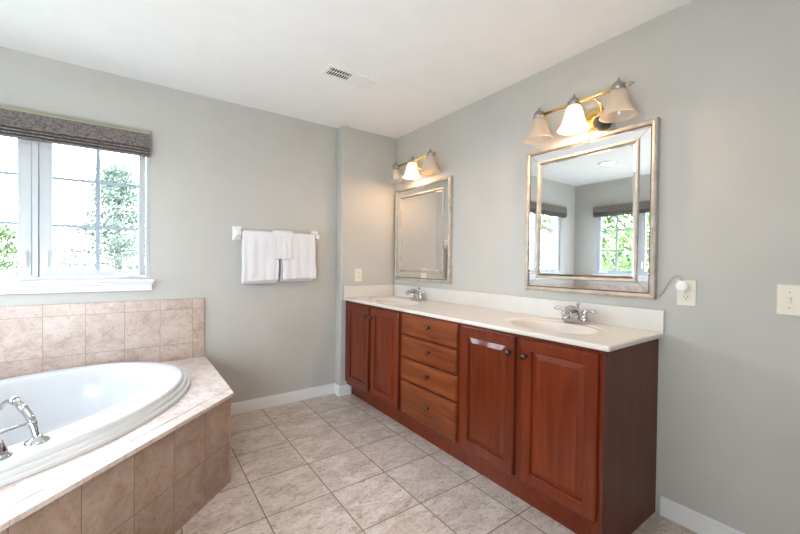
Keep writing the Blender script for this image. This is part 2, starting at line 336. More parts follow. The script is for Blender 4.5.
# ------------------------------------------------------------------ windows (local: x along wall, y outwards, origin at left bottom of opening on the wall face)
def make_window(name, loc, rz, label):
    Wd = 1.15; Hh = WZ1 - WZ0
    t = bpy.data.objects.new(name, None); C.objects.link(t); t.location = loc; t.rotation_euler = (0, 0, rz)
    st(t, label, 'window')
    fw = 0.022
    f = nb((0, fw, 0.0, 0.10, 0, Hh), (Wd - fw, Wd, 0.0, 0.10, 0, Hh), (fw, Wd - fw, 0.0, 0.10, 0, fw), (fw, Wd - fw, 0.0, 0.10, Hh - fw, Hh), (Wd / 2 - 0.014, Wd / 2 + 0.014, 0.008, 0.10, fw, Hh - fw))
    obj('window_frame', f, 'vinyl', t, bevel=0.003)
    for s in (0, 1):
        a = fw + 0.002 if s == 0 else Wd / 2 + 0.016
        b = Wd / 2 - 0.016 if s == 0 else Wd - fw - 0.002
        ga, gb_ = (a + 0.042, b - 0.062) if s == 0 else (a + 0.060, b - 0.040)
        z0, z1 = fw + 0.003, Hh - fw - 0.003; g0, g1 = 0.061, Hh - 0.05
        sash = obj('sash', nb((a, ga, 0.014, 0.06, z0, z1), (gb_, b, 0.014, 0.06, z0, z1), (ga, gb_, 0.014, 0.06, z0, g0), (ga, gb_, 0.014, 0.06, g1, z1)), 'vinyl', t, bevel=0.004)
        obj('glass_pane', nb((ga - 0.004, gb_ + 0.004, 0.036, 0.040, g0 - 0.004, g1 + 0.004)), 'glass', sash)
        bm = bmesh.new(); cx = (ga + gb_) / 2
        box(bm, cx - 0.012, cx + 0.012, 0.029, 0.0355, g0, g1)
        for k in (1, 2):
            z = g0 + 0.295 * k - 0.012
            box(bm, ga, gb_, 0.0305, 0.035, z - 0.0095, z + 0.0095)
        obj('muntin_grid', bm, 'muntin', sash)
        # sash lock lever
        lx = (gb_ + b) / 2 if s == 0 else (a + ga) / 2
        bm = nb((lx - 0.010, lx + 0.010, 0.004, 0.014, 0.085, 0.185)); tube(bm, [(lx, 0.004, 0.17), (lx, -0.012, 0.165), (lx + 0.003, -0.016, 0.11)], [0.007, 0.006, 0.005], 8)
        obj('lock_handle', bm, 'white_plastic', t, bevel=0.002)
        # crank
        kx = b - 0.06 if s == 1 else a + 0.06; sg = -1 if s == 1 else 1
        bm = nb((kx - 0.03, kx + 0.03, -0.006, 0.014, 0.022, 0.046)); tube(bm, [(kx, -0.006, 0.04), (kx + sg * 0.05, -0.016, 0.034), (kx + sg * 0.095, -0.018, 0.028)], [0.008, 0.006, 0.006], 8)
        lathe(bm, [(0.008, 0), (0.01, 0.012), (0.006, 0.02)], (kx + sg * 0.095, -0.016, 0.028), (0, -1, 0), 10)
        obj('crank_handle', bm, 'white_plastic', t, bevel=0.002)
    # stool and apron
    bm = nb((-0.02, Wd + 0.03, -0.045, 0.0, -0.018, 0.0), (-0.012, Wd + 0.022, -0.030, 0.0, -0.034, -0.018), (-0.005, Wd + 0.014, -0.018, 0.0, -0.078, -0.034))
    obj('window_sill', bm, 'trim', t, bevel=0.004)
    return t
make_window('window_1', (WB[0], YB, WZ0), 0, 'white double casement window over the tub backsplash on the back wall')
make_window('window_2', (XL, WLY[0], WZ0), PI / 2, 'white double casement window on the left wall, seen in the large mirror')

# roman shades
def roman_shade(label, loc, rz):
    t = thing('roman_shade', label, 'blind', loc, rz)
    Wd = 1.19
    obj('headrail', nb((0, Wd, -0.052, -0.002, 0.138, 0.150), (0, Wd, -0.056, -0.002, 0.150, 0.156)), ['headrail'], t, bevel=0.001)
    bm = bmesh.new()
    prof = [(-0.056, 0.138), (-0.060, 0.10), (-0.062, 0.060), (-0.066, 0.046), (-0.062, 0.040), (-0.050, 0.040), (-0.048, 0.138)]
    a = [bm.verts.new((0, y, z)) for y, z in prof]; b = [bm.verts.new((Wd, y, z)) for y, z in prof]
    bm.faces.new(a); bm.faces.new(b[::-1])
    for i in range(len(a)): bm.faces.new((a[i], a[(i + 1) % len(a)], b[(i + 1) % len(a)], b[i]))
    obj('shade_front', bm, 'shade_fabric', t)
    for k in range(3):
        y0 = -0.074 + 0.007 * k; z = 0.034 - 0.017 * k
        bm = bmesh.new()
        pts = [(-0.012, z - 0.003), (y0 + 0.012, z), (y0 + 0.003, z - 0.002), (y0, z - 0.007), (y0 + 0.003, z - 0.012), (y0 + 0.012, z - 0.0135), (-0.012, z - 0.010)]
        a = [bm.verts.new((0.002 * k, y, zz)) for y, zz in pts]; b = [bm.verts.new((Wd - 0.002 * k, y, zz)) for y, zz in pts]
        bm.faces.new(a); bm.faces.new(b[::-1])
        for i in range(len(a)): bm.faces.new((a[i], a[(i + 1) % len(a)], b[(i + 1) % len(a)], b[i]))
        obj('shade_fold', bm, 'shade_fabric', t)
    obj('gap_backing', nb((0.006, Wd - 0.006, -0.0115, -0.008, -0.010, 0.137)), 'shade_fabric', t)  # added sheet that blocks sky light through the gap above the folds
    obj('side_return', nb((Wd - 0.004, Wd, -0.047, -0.002, 0.02, 0.138)), 'shade_fabric', t)
    obj('side_return', nb((0, 0.004, -0.047, -0.002, 0.02, 0.138)), 'shade_fabric', t)
    return t
roman_shade('gathered grey brown roman shade hanging over the white window on the back wall', (WB[0] - 0.04, YB, 1.930), 0)
roman_shade('grey brown roman shade on the left wall window, seen in the large mirror', (XL, WLY[0] - 0.02, 1.930), PI / 2)

# ------------------------------------------------------------------ tub surround
A = Vector((0.431, 2.154)); DZ = 0.491
LD = 1.314                               # length of the diagonal face
E2 = A - Vector((1, 1)) / 2 ** .5 * LD   # other end of the diagonal
ts = thing('tub_surround', 'beige tiled corner tub surround with diagonal front and low tiled backsplash', 'tub surround')
# diagonal local frame: origin A, x runs along the edge away from A, y runs inwards (towards the corner)
ROT = math.radians(225)
def to_local(p_):
    d = Vector(p_) - A; return Vector((-(d.x + d.y) / 2 ** .5, (d.x - d.y) / 2 ** .5 * -1))
# with rotation 225 deg: local x = (-1,-1)/sqrt2 ; local y = (1,-1)/sqrt2  -> inwards is -y, so mirror below
EC = Vector((-0.479, 2.308)); EA, EB = 0.849, 0.609
poly_w = [(A.x, A.y), (0.418, YB - 0.021), (XL + 0.021, YB - 0.021), (XL + 0.021, E2.y), (E2.x, E2.y)]
def loc2(p_):
    d = Vector(p_) - A; return (d.dot(Vector((-1, -1)) / 2 ** .5), d.dot(Vector((1, -1)) / 2 ** .5))
# deck with elliptical opening
bm = bmesh.new()
c = Vector(loc2(EC)); N = 96
def ray_poly(c, d, poly):
    best = None
    for i in range(len(poly)):
        p, q = Vector(poly[i]), Vector(poly[(i + 1) % len(poly)])
        e = q - p; den = d.x * e.y - d.y * e.x
        if abs(den) < 1e-9: continue
        t = ((p.x - c.x) * e.y - (p.y - c.y) * e.x) / den; u = ((p.x - c.x) * d.y - (p.y - c.y) * d.x) / den
        if t > 0 and -1e-6 <= u <= 1 + 1e-6: best = t if best is None else min(best, t)
    return c + d * best
GI = 0.066
polyl = [loc2(q) for q in poly_w]
# inner deck polygon: front edge moved inwards by the strip width
inner = []
for (x, y) in polyl: inner.append([x, y])
def clipy(poly, y0):
    out = []
    for i in range(len(poly)):
        p, q = poly[i], poly[(i + 1) % len(poly)]
        ip, iq = p[1] <= y0, q[1] <= y0
        if ip: out.append(tuple(p))
        if ip != iq:
            t = (y0 - p[1]) / (q[1] - p[1]); out.append((p[0] + t * (q[0] - p[0]), y0))
    return out
def clipy_hi(poly, y0):
    return [(x, -y) for x, y in clipy([(x, -y) for x, y in poly], -y0)]
innerp = clipy(polyl, -GI)
angs = sorted([2 * PI * k / N for k in range(N)] + [math.atan2(y - c.y, x - c.x) % (2 * PI) for x, y in innerp])
o_t, i_t = [], []
for a_ in angs:
    d = Vector((math.cos(a_), math.sin(a_)))
    po = ray_poly(c, d, innerp); k = 1 / math.sqrt((d.x / (EA - 0.03)) ** 2 + (d.y / (EB - 0.03)) ** 2); pi_ = c + d * k
    o_t.append((po.x, po.y)); i_t.append((pi_.x, pi_.y))
vo = [bm.verts.new((x, y, 0)) for x, y in o_t]; vi = [bm.verts.new((x, y, 0)) for x, y in i_t]
vo2 = [bm.verts.new((x, y, -0.02)) for x, y in o_t]; vi2 = [bm.verts.new((x, y, -0.02)) for x, y in i_t]
n_ = len(vo)
for i in range(n_):
    j = (i + 1) % n_
    bm.faces.new((vo[i], vo[j], vi[j], vi[i])); bm.faces.new((vo2[i], vi2[i], vi2[j], vo2[j]))
    bm.faces.new((vo[i], vo2[i], vo2[j], vo[j])); bm.faces.new((vi[i], vi[j], vi2[j], vi2[i]))
DM = Matrix.Translation((A.x, A.y, DZ)) @ Matrix.Rotation(ROT, 4, 'Z')
bmesh.ops.transform(bm, matrix=DM, verts=bm.verts[:]); obj('deck_top', bm, 'tile_deck', ts)
bm = bmesh.new(); sp = clipy_hi(polyl, -GI + 0.0015)
prism(bm, sp, -0.02, 0.0)
bmesh.ops.transform(bm, matrix=DM, verts=bm.verts[:]); obj('deck_edge_strip', bm, 'tile_strip', ts, bevel=0.003)
# diagonal front face : local x along, local y = up
def panel(name, p0, p1, z0, z1, th, m, flipx=False):
    """vertical tiled panel from p0 to p1; its front faces to the right of p0->p1 reversed"""
    p0, p1 = Vector(p0), Vector(p1); L_ = (p1 - p0).length; a_ = math.atan2(p1.y - p0.y, p1.x - p0.x)
    bm = nb((0, L_, z0, z1, 0, th))
    return obj(name, bm, m, ts, loc=(p0.x, p0.y, 0), rot=(PI / 2, 0, a_), bevel=0.002)
# rot (90deg about x) maps local y->z(up), local z-> -y of rotated frame
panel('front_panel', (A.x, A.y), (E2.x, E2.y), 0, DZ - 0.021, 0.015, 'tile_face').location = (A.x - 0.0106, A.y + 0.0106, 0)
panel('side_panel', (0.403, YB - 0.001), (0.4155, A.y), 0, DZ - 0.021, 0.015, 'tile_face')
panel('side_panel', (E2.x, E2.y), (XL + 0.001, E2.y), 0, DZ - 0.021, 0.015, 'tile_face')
# backsplashes
bm = nb((XL + 0.021, 0.408, 0.46, 0.93, 0.001, 0.020))
obj('backsplash', bm, 'tile_splash', ts, loc=(0, YB, 0), rot=(PI / 2, 0, 0), bevel=0.003)
bm = nb((E2.y, YB - 0.002, 0.46, 0.93, 0.001, 0.020))
obj('backsplash', bm, 'tile_splash', ts, loc=(XL, 0, 0), rot=(PI / 2, 0, PI / 2), bevel=0.003)

# ------------------------------------------------------------------ bathtub
tub = thing('bathtub', 'white oval drop-in bathtub set in the beige tiled deck', 'bathtub', (EC.x, EC.y, DZ), math.radians(45))
bm = bmesh.new()
#       inset_a inset_b shift_y(+ = away from front)  z
prof = [(0.000, 0.000, 0, 0.001), (0.000, 0.000, 0, 0.011), (0.004, 0.004, 0, 0.017), (0.010, 0.010, 0, 0.018), (0.015, 0.015, 0, 0.016), (0.017, 0.017, 0, 0.026), (0.021, 0.021, 0, 0.032), (0.028, 0.028, 0, 0.034), (0.034, 0.034, 0, 0.031),
        (0.036, 0.036, 0, 0.045), (0.043, 0.043, 0, 0.053), (0.052, 0.052, 0, 0.056), (0.066, 0.066, 0, 0.057), (0.085, 0.09, 0.0, 0.057), (0.105, 0.135, 0.045, 0.056), (0.115, 0.145, 0.045, 0.050), (0.125, 0.155, 0.045, 0.030), (0.150, 0.175, 0.045, -0.08),
        (0.19, 0.20, 0.045, -0.22), (0.24, 0.235, 0.045, -0.30), (0.34, 0.31, 0.045, -0.345), (0.55, 0.45, 0.045, -0.36), (0.80, 0.59, 0.045, -0.362)]
N = 96; rings = []
for ia, ib, sh, z in prof:
    e = 2.0
    rings.append([bm.verts.new(((EA - ia) * math.cos(2 * PI * k / N), (EB - ib) * math.sin(2 * PI * k / N) + sh, z)) for k in range(N)])
for a_, b_ in zip(rings, rings[1:]):
    for k in range(N): bm.faces.new((a_[k], a_[(k + 1) % N], b_[(k + 1) % N], b_[k]))
bm.faces.new(rings[-1])
sh_ = obj('tub_shell', bm, 'tub', tub, smooth=True)
bm = bmesh.new(); lathe(bm, [(0.035, 0), (0.035, 0.004), (0.02, 0.007), (0.0, 0.007)], (0.0, 0.045, -0.361)); obj('drain', bm, 'chrome', tub, smooth=True)

# tub filler on the front ledge
zt = DZ + 0.057
tf = thing('tub_filler', 'chrome roman tub faucet with curved spout on the front rim of the bathtub', 'faucet', (-0.296, 1.841, zt))
d_in = Vector((-0.7071, 0.7071, 0)); d_al = Vector((-0.7071, -0.7071, 0))
bm = bmesh.new(); lathe(bm, [(0.035, 0), (0.035, 0.004), (0.028, 0.009), (0.018, 0.014), (0.012, 0.022)], n=28, sx_=1.0); obj('escutcheon', bm, 'chrome', tf, smooth=True)
bm = bmesh.new(); pts = spline([d_in * t_ + Vector((0, 0, z_)) for t_, z_ in ((0, 0.010), (0.016, 0.053), (0.034, 0.088), (0.068, 0.120), (0.103, 0.142), (0.140, 0.132), (0.165, 0.107))], 7)
rs = [0.0085 + 0.0045 * max(0, math.sin(min(1, i / 30) * PI)) for i in range(len(pts))]
tube(bm, pts, rs, 16); obj('spout', bm, 'chrome', tf, smooth=True)
for k, s in ((20, 0.0145), (28, 0.0155), (9, 0.0135)):
    bm = bmesh.new(); dd = (pts[k + 1] - pts[k - 1]).normalized(); lathe(bm, [(rs[k], -0.008), (s, -0.005), (s, 0.005), (rs[k], 0.008)], pts[k], dd, 20); obj('collar', bm, 'chrome', tf, smooth=True)
bm = bmesh.new(); p0 = d_in * 0.020 + Vector((0, 0, 0.070)); tube(bm, [p0, p0 + d_al * 0.05 + Vector((0, 0, 0.002)), p0 + d_al * 0.11 + Vector((0, 0, 0.004)), p0 + d_al * 0.13], [0.0045, 0.005, 0.008, 0.005], 12); obj('lever', bm, 'chrome', tf, smooth=True)
def tub_valve(label, loc):
    t = thing('tub_valve', label, 'faucet handle', loc)
    bm = bmesh.new(); lathe(bm, [(0.032, 0), (0.032, 0.005), (0.024, 0.010), (0.022, 0.014)]); obj('base_flange', bm, 'chrome', t, smooth=True)
    bm = bmesh.new(); lathe(bm, [(0.022, 0.014), (0.021, 0.022), (0.015, 0.040), (0.012, 0.050), (0.010, 0.055), (0.0, 0.056)]); obj('valve_body', bm, 'chrome', t, smooth=True)
    return t
tub_valve('chrome tub valve with cone shaped body beside the curved tub spout', (-0.375, 1.762, zt))

# ------------------------------------------------------------------ vanity cabinet
CX = 1.540; CY0, CY1 = 0.722, YP - 0.001; CZ = 0.868
van = thing('vanity_cabinet', 'long cherry wood double vanity cabinet with raised panel doors on the right wall', 'cabinet', (CX, CY0, 0))
def vb(*bs):
    return nb(*[(x0 - CX, x1 - CX, y0 - CY0, y1 - CY0, z0, z1) for x0, x1, y0, y1, z0, z1 in bs])
obj('side_panel', vb((CX + 0.019, XR - 0.002, CY0, CY0 + 0.018, 0.0, CZ)), 'wood_side', van)
# notch: the side runs to the floor behind the recessed kick; face frame over it
frame = [(CX, CX + 0.019, CY0, CY0 + 0.035, 0.135, CZ), (CX, CX + 0.019, CY1 - 0.045, CY1, 0.135, CZ), (CX, CX + 0.019, CY0 + 0.035, CY1 - 0.045, CZ - 0.035, CZ), (CX, CX + 0.019, CY0 + 0.035, CY1 - 0.045, 0.135, 0.172),
         (CX, CX + 0.019, 1.095, 1.157, 0.172, CZ - 0.035), (CX, CX + 0.019, 1.502, 1.563, 0.172, CZ - 0.035), (CX, CX + 0.019, 2.093, 2.155, 0.172, CZ - 0.035), (CX, CX + 0.019, 2.515, 2.575, 0.172, CZ - 0.035)]
for z in (0.3865, 0.5465, 0.7035): frame.append((CX, CX + 0.019, 1.563, 2.093, z - 0.014, z + 0.014))
obj('face_frame', vb(*frame), 'wood', van, bevel=0.0015)
obj('cabinet_box', vb((CX + 0.020, XR - 0.004, CY0 + 0.019, CY1 - 0.002, 0.136, 0.70)), 'gap', van)
obj('toe_kick', vb((1.612, 1.63, CY0 + 0.019, CY1, 0.0, 0.10), (1.560, 1.628, CY0 + 0.019, CY1, 0.1005, 0.134)), 'wood', van)
DX = 1.521
def knob(parent, y, z):
    bm = bmesh.new(); lathe(bm, [(0.010, 0.0), (0.009, 0.003), (0.0055, 0.006), (0.0055, 0.014), (0.010, 0.018), (0.0145, 0.023), (0.0135, 0.028), (0.008, 0.0315), (0.0, 0.0325)], (0, 0, 0), (-1, 0, 0), 20)
    o = obj('knob', bm, 'bronze', parent, smooth=True); o.location = (DX - CX, y - CY0, z); return o
def raised_door(y0, y1, z0, z1, ky, kz):
    bm = bmesh.new(); x0, x1 = DX - CX, -0.0005
    S = 0.054; a0, a1, b0, b1 = y0 - CY0, y1 - CY0, z0, z1
    # profile rings: (offset, x)
    pr = [(0.0, x1), (0.0, x0 + 0.005), (0.005, x0), (S - 0.004, x0), (S, x0 + 0.004), (S + 0.001, x0 + 0.011), (S + 0.006, x0 + 0.011), (S + 0.030, x0 + 0.002), (S + 0.032, x0 + 0.0005)]
    rings = []
    for o_, x in pr:
        rings.append([bm.verts.new((x, a0 + o_, b0 + o_)), bm.verts.new((x, a1 - o_, b0 + o_)), bm.verts.new((x, a1 - o_, b1 - o_)), bm.verts.new((x, a0 + o_, b1 - o_))])
    for i, (r1, r2) in enumerate(zip(rings[:6], rings[1:6])):
        for k in range(4): bm.faces.new((r1[k], r1[(k + 1) % 4], r2[(k + 1) % 4], r2[k]))
    bm.faces.new(rings[0][::-1])
    for r in rings[6:]:
        for v in r: bm.verts.remove(v)
    bm.faces.new(rings[5])
    d = obj('door', bm, 'wood', van)
    bm = bmesh.new(); rings = []
    for o_, x in [(S + 0.0015, x0 + 0.0105), (S + 0.003, x0 + 0.0105), (S + 0.029, x0 + 0.0040), (S + 0.030, x0 + 0.0025)]:
        rings.append([bm.verts.new((x, a0 + o_, b0 + o_)), bm.verts.new((x, a1 - o_, b0 + o_)), bm.verts.new((x, a1 - o_, b1 - o_)), bm.verts.new((x, a0 + o_, b1 - o_))])
    for r1, r2 in zip(rings, rings[1:]):
        for k in range(4): bm.faces.new((r1[k], r1[(k + 1) % 4], r2[(k + 1) % 4], r2[k]))
    bm.faces.new(rings[-1])
    obj('raised_panel', bm, 'wood', d)
    knob(d, ky, kz)
raised_door(2.566, 2.930, 0.157, 0.850, 2.590, 0.775)
raised_door(2.146, 2.524, 0.157, 0.850, 2.498, 0.775)
raised_door(1.147, 1.513, 0.157, 0.850, 1.172, 0.771)
raised_door(0.741, 1.104, 0.157, 0.850, 1.078, 0.771)
for (z0, z1) in ((0.714, 0.857), (0.557, 0.698), (0.398, 0.540), (0.157, 0.380)):
    y0, y1 = 1.553, 2.103; bm = bmesh.new(); rings = []
    for o_, x in [(0, -0.0005), (0, DX - CX + 0.008), (0.006, DX - CX + 0.001), (0.009, DX - CX)]:
        rings.append([bm.verts.new((x, y0 - CY0 + o_, z0 + o_)), bm.verts.new((x, y1 - CY0 - o_, z0 + o_)), bm.verts.new((x, y1 - CY0 - o_, z1 - o_)), bm.verts.new((x, y0 - CY0 + o_, z1 - o_))])
    for r1, r2 in zip(rings, rings[1:]):
        for k in range(4): bm.faces.new((r1[k], r1[(k + 1) % 4], r2[(k + 1) % 4], r2[k]))
    bm.faces.new(rings[-1]); bm.faces.new(rings[0][::-1])
    d = obj('drawer', bm, 'wood_h', van); knob(d, 1.800, (z0 + z1) / 2 + 0.012)

# ------------------------------------------------------------------ countertop with two integral bowls
ct = thing('vanity_countertop', 'long white cultured marble countertop with two moulded oval basins on the cherry vanity', 'countertop', (0, 0, 0))
TX0, TX1, TY0, TY1, TZ = 1.520, XR - 0.001, 0.696, YP - 0.001, 0.889
bowls = [(1.790, 1.112), (1.790, 2.535)]
def depth(x, y):
    dz = 0.0
    for bx, by in bowls:
        r = math.sqrt(((x - bx) / 0.205) ** 2 + ((y - by) / 0.275) ** 2)
        if r < 1.0:
            dz -= 0.005 * min(1, (1 - r) / 0.04)
        r2 = math.sqrt(((x - bx) / 0.165) ** 2 + ((y - by) / 0.225) ** 2)
        if r2 < 1.0: dz -= 0.125 * (1 - r2 ** 2.6) ** 0.75
    return dz
bm = bmesh.new()
def grid_ax(a, b, step): n = int(round((b - a) / step)); return [a + (b - a) * i / n for i in range(n + 1)]
xs = grid_ax(TX0 + 0.008, TX1, 0.0055); ys = [TY0 + 0.008] + [TY0 + 0.008 + (TY1 - TY0 - 0.008) * i / 400 for i in range(1, 401)]
gv = [[bm.verts.new((x, y, TZ + depth(x, y))) for y in ys] for x in xs]
for i in range(len(xs) - 1):
    for j in range(len(ys) - 1): bm.faces.new((gv[i][j], gv[i + 1][j], gv[i + 1][j + 1], gv[i][j + 1]))
# rounded edge skirts, front and near end
def skirt(line, dirv):
    prev = line
    for off, z in ((0.004, TZ - 0.0015), (0.007, TZ - 0.004), (0.008, TZ - 0.008), (0.008, TZ - 0.018), (0.005, TZ - 0.0215), (-0.02, TZ - 0.0215)):
        cur = [bm.verts.new((v0[0] + dirv[0] * off, v0[1] + dirv[1] * off, z)) for v0 in [(u.co.x, u.co.y) for u in line]]
        for a_, b_, c_, d_ in zip(prev, prev[1:], cur[1:], cur): bm.faces.new((a_, b_, c_, d_))
        prev = cur
skirt([gv[0][j] for j in range(len(ys))], (-1, 0))
skirt([gv[i][0] for i in range(len(xs))], (0, -1))
# corner filler
cx_, cy_ = TX0 + 0.008, TY0 + 0.008
lathe(bm, [(0.001, TZ - 0.0), (0.004, TZ - 0.0015), (0.007, TZ - 0.004), (0.008, TZ - 0.008), (0.008, TZ - 0.018), (0.005, TZ - 0.0215), (0.001, TZ - 0.0215)], (cx_, cy_, 0), (0, 0, 1), 24)
obj('counter_slab', bm, 'counter', ct, smooth=True)
obj('backsplash', nb((XR - 0.020, XR - 0.0005, TY0 + 0.002, TY1, TZ - 0.002, 0.998)), 'counter', ct, bevel=0.004, seg=3)
obj('side_splash', nb((TX0 + 0.004, XR - 0.0205, TY1 - 0.019, TY1, TZ - 0.002, 0.998)), 'counter', ct, bevel=0.004, seg=3)
for bx, by in bowls:
    bm = bmesh.new(); zz = TZ - 0.130; lathe(bm, [(0.022, 0), (0.022, 0.004), (0.014, 0.006), (0.0, 0.006)], (bx, by, zz)); obj('drain', bm, 'chrome', ct, smooth=True)

# sink faucets: origin at base centre; +x is the wall side, spout towards -x
def sink_faucet(label, loc, spin=0.0, group=None):
    t = thing('sink_faucet', label, 'faucet', loc)
    bm = bmesh.new(); prism(bm, [(0.024 * math.cos(a) , 0.046 * (1 if math.sin(a) > 0 else -1) + 0.024 * math.sin(a)) for a in [2 * PI * (k + 0.5) / 32 for k in range(32)]], 0, 0.020)
    obj('base_plate', bm, 'chrome', t, bevel=0.005, seg=3)
    for s in (-1, 1):
        bm = bmesh.new(); lathe(bm, [(0.021, 0.016), (0.018, 0.022), (0.014, 0.036), (0.013, 0.046), (0.016, 0.050), (0.014, 0.058), (0.008, 0.064), (0.0, 0.066)], (0, 0.046 * s, 0), n=24); h_ = obj('handle', bm, 'chrome', t, smooth=True)
        bm = bmesh.new(); b0 = Vector((0, 0.046 * s, 0.060)); dv = Vector((-0.25, s, 0)).normalized()
        tube(bm, [b0, b0 + dv * 0.02 + Vector((0, 0, 0.002)), b0 + dv * 0.035 + Vector((0, 0, 0.003)), b0 + dv * 0.052 + Vector((0, 0, 0.003)), b0 + dv * 0.063 + Vector((0, 0, 0.002))], [0.006, 0.0045, 0.007, 0.0095, 0.003], 12); obj('lever', bm, 'chrome', h_, smooth=True)
    bm = bmesh.new(); pts = spline([(0.006, 0, 0.014), (0.000, 0, 0.045), (-0.020, 0, 0.066), (-0.058, 0, 0.070), (-0.096, 0, 0.058), (-0.108, 0, 0.046)], 6)
    rs = [0.020 - 0.0070 * i / (len(pts) - 1) for i in range(len(pts))]; tube(bm, pts, rs, 18); obj('spout', bm, 'chrome', t, smooth=True)
    bm = bmesh.new(); lathe(bm, [(0.004, 0.016), (0.004, 0.082), (0.009, 0.086), (0.010, 0.092), (0.006, 0.097), (0.0, 0.098)], (0.020, 0, 0), n=16); obj('lift_rod', bm, 'chrome', t, smooth=True)
    t.scale = (1.12, 1.12, 1.15)
    return t
f1 = sink_faucet('chrome two handle faucet at the near basin below the large mirror', (1.998, 1.098, TZ - 0.001))
dup(f1, (1.998, 2.535, TZ - 0.001), 'chrome two handle faucet at the far basin below the small mirror')

# ------------------------------------------------------------------ mirrors
def ring_frame(bm, prof, W_, H_):
    """prof: list of (inset, height off the wall); closed into a frame; local y = width, z = height, -x = out of the wall"""
    rings = []
    for o_, h_ in prof:
        rings.append([bm.verts.new((-h_, o_, o_)), bm.verts.new((-h_, W_ - o_, o_)), bm.verts.new((-h_, W_ - o_, H_ - o_)), bm.verts.new((-h_, o_, H_ - o_))])
    for r1, r2 in zip(rings, rings[1:] + rings[:1]):
        for k in range(4): bm.faces.new((r1[k], r1[(k + 1) % 4], r2[(k + 1) % 4], r2[k]))
def wall_mirror(label, y0, y1, z0, z1):
    W_, H_ = y1 - y0, z1 - z0
    t = thing('wall_mirror', label, 'mirror', (XR - 0.001, y0, z0))
    obj('backing', nb((-0.014, 0, 0.006, W_ - 0.006, 0.006, H_ - 0.006)), 'frame_dark', t)
    bm = bmesh.new(); ring_frame(bm, [(0.0, 0.0), (0.0, 0.028), (0.003, 0.033), (0.012, 0.037), (0.020, 0.034), (0.024, 0.029), (0.026, 0.015), (0.026, 0.0)], W_, H_); obj('outer_frame', bm, 'champagne', t)
    bm = bmesh.new(); ring_frame(bm, [(0.0262, 0.016), (0.0262, 0.023), (0.030, 0.0245), (0.0305, 0.016)], W_, H_); obj('dark_bead', bm, 'frame_dark', t)
    a, b = 0.031, 0.079; h1, h2 = 0.024, 0.024
    for k in range(4):
        q = [(a, a), (W_ - a, a), (W_ - a, H_ - a), (a, H_ - a)]; r = [(b, b), (W_ - b, b), (W_ - b, H_ - b), (b, H_ - b)]
        j = (k + 1) % 4
        # tiny gap at the mitre
        e = 0.0012; cen = Vector(((q[k][0] + q[j][0]) / 2, (q[k][1] + q[j][1]) / 2)); 
        def sh(p_):
            v = Vector(p_); d = (Vector(q[j]) - Vector(q[k])).normalized(); s = (v - cen).dot(d); return v - d * (e if s > 0 else -e)
        P4 = [(sh(q[k]), h1), (sh(q[j]), h1), (sh(r[j]), h2), (sh(r[k]), h2)]
        bm = bmesh.new(); f_ = [bm.verts.new((-h_, v.x, v.y)) for v, h_ in P4]; g_ = [bm.verts.new((-0.0145, v.x, v.y)) for v, h_ in P4]
        bm.faces.new(f_); bm.faces.new(g_[::-1])
        for i in range(4): bm.faces.new((f_[i], f_[(i + 1) % 4], g_[(i + 1) % 4], g_[i]))
        obj('mirrored_border', bm, 'mirror', t)
    bm = bmesh.new(); ring_frame(bm, [(0.080, 0.016), (0.080, 0.029), (0.083, 0.033), (0.090, 0.033), (0.094, 0.029), (0.095, 0.016)], W_, H_); obj('inner_bead', bm, 'champagne', t)
    # centre glass with bevelled edge
    bm = bmesh.new(); rings = []
    for o_, h_ in ((0.0955, 0.015), (0.0955, 0.020), (0.108, 0.0225)):
        rings.append([bm.verts.new((-h_, o_, o_)), bm.verts.new((-h_, W_ - o_, o_)), bm.verts.new((-h_, W_ - o_, H_ - o_)), bm.verts.new((-h_, o_, H_ - o_))])
    for r1, r2 in zip(rings, rings[1:]):
        for k in range(4): bm.faces.new((r1[k], r1[(k + 1) % 4], r2[(k + 1) % 4], r2[k]))
    bm.faces.new(rings[0][::-1]); bm.faces.new(rings[-1])
    obj('mirror_glass', bm, 'mirror', t)
    return t
wall_mirror('large champagne framed mirror reflecting two windows, above the near basin', 0.733, 1.473, 1.047, 1.935)
wall_mirror('champagne framed mirror nearest the far corner, above the far basin', 2.183, 2.960, 1.047, 1.922)

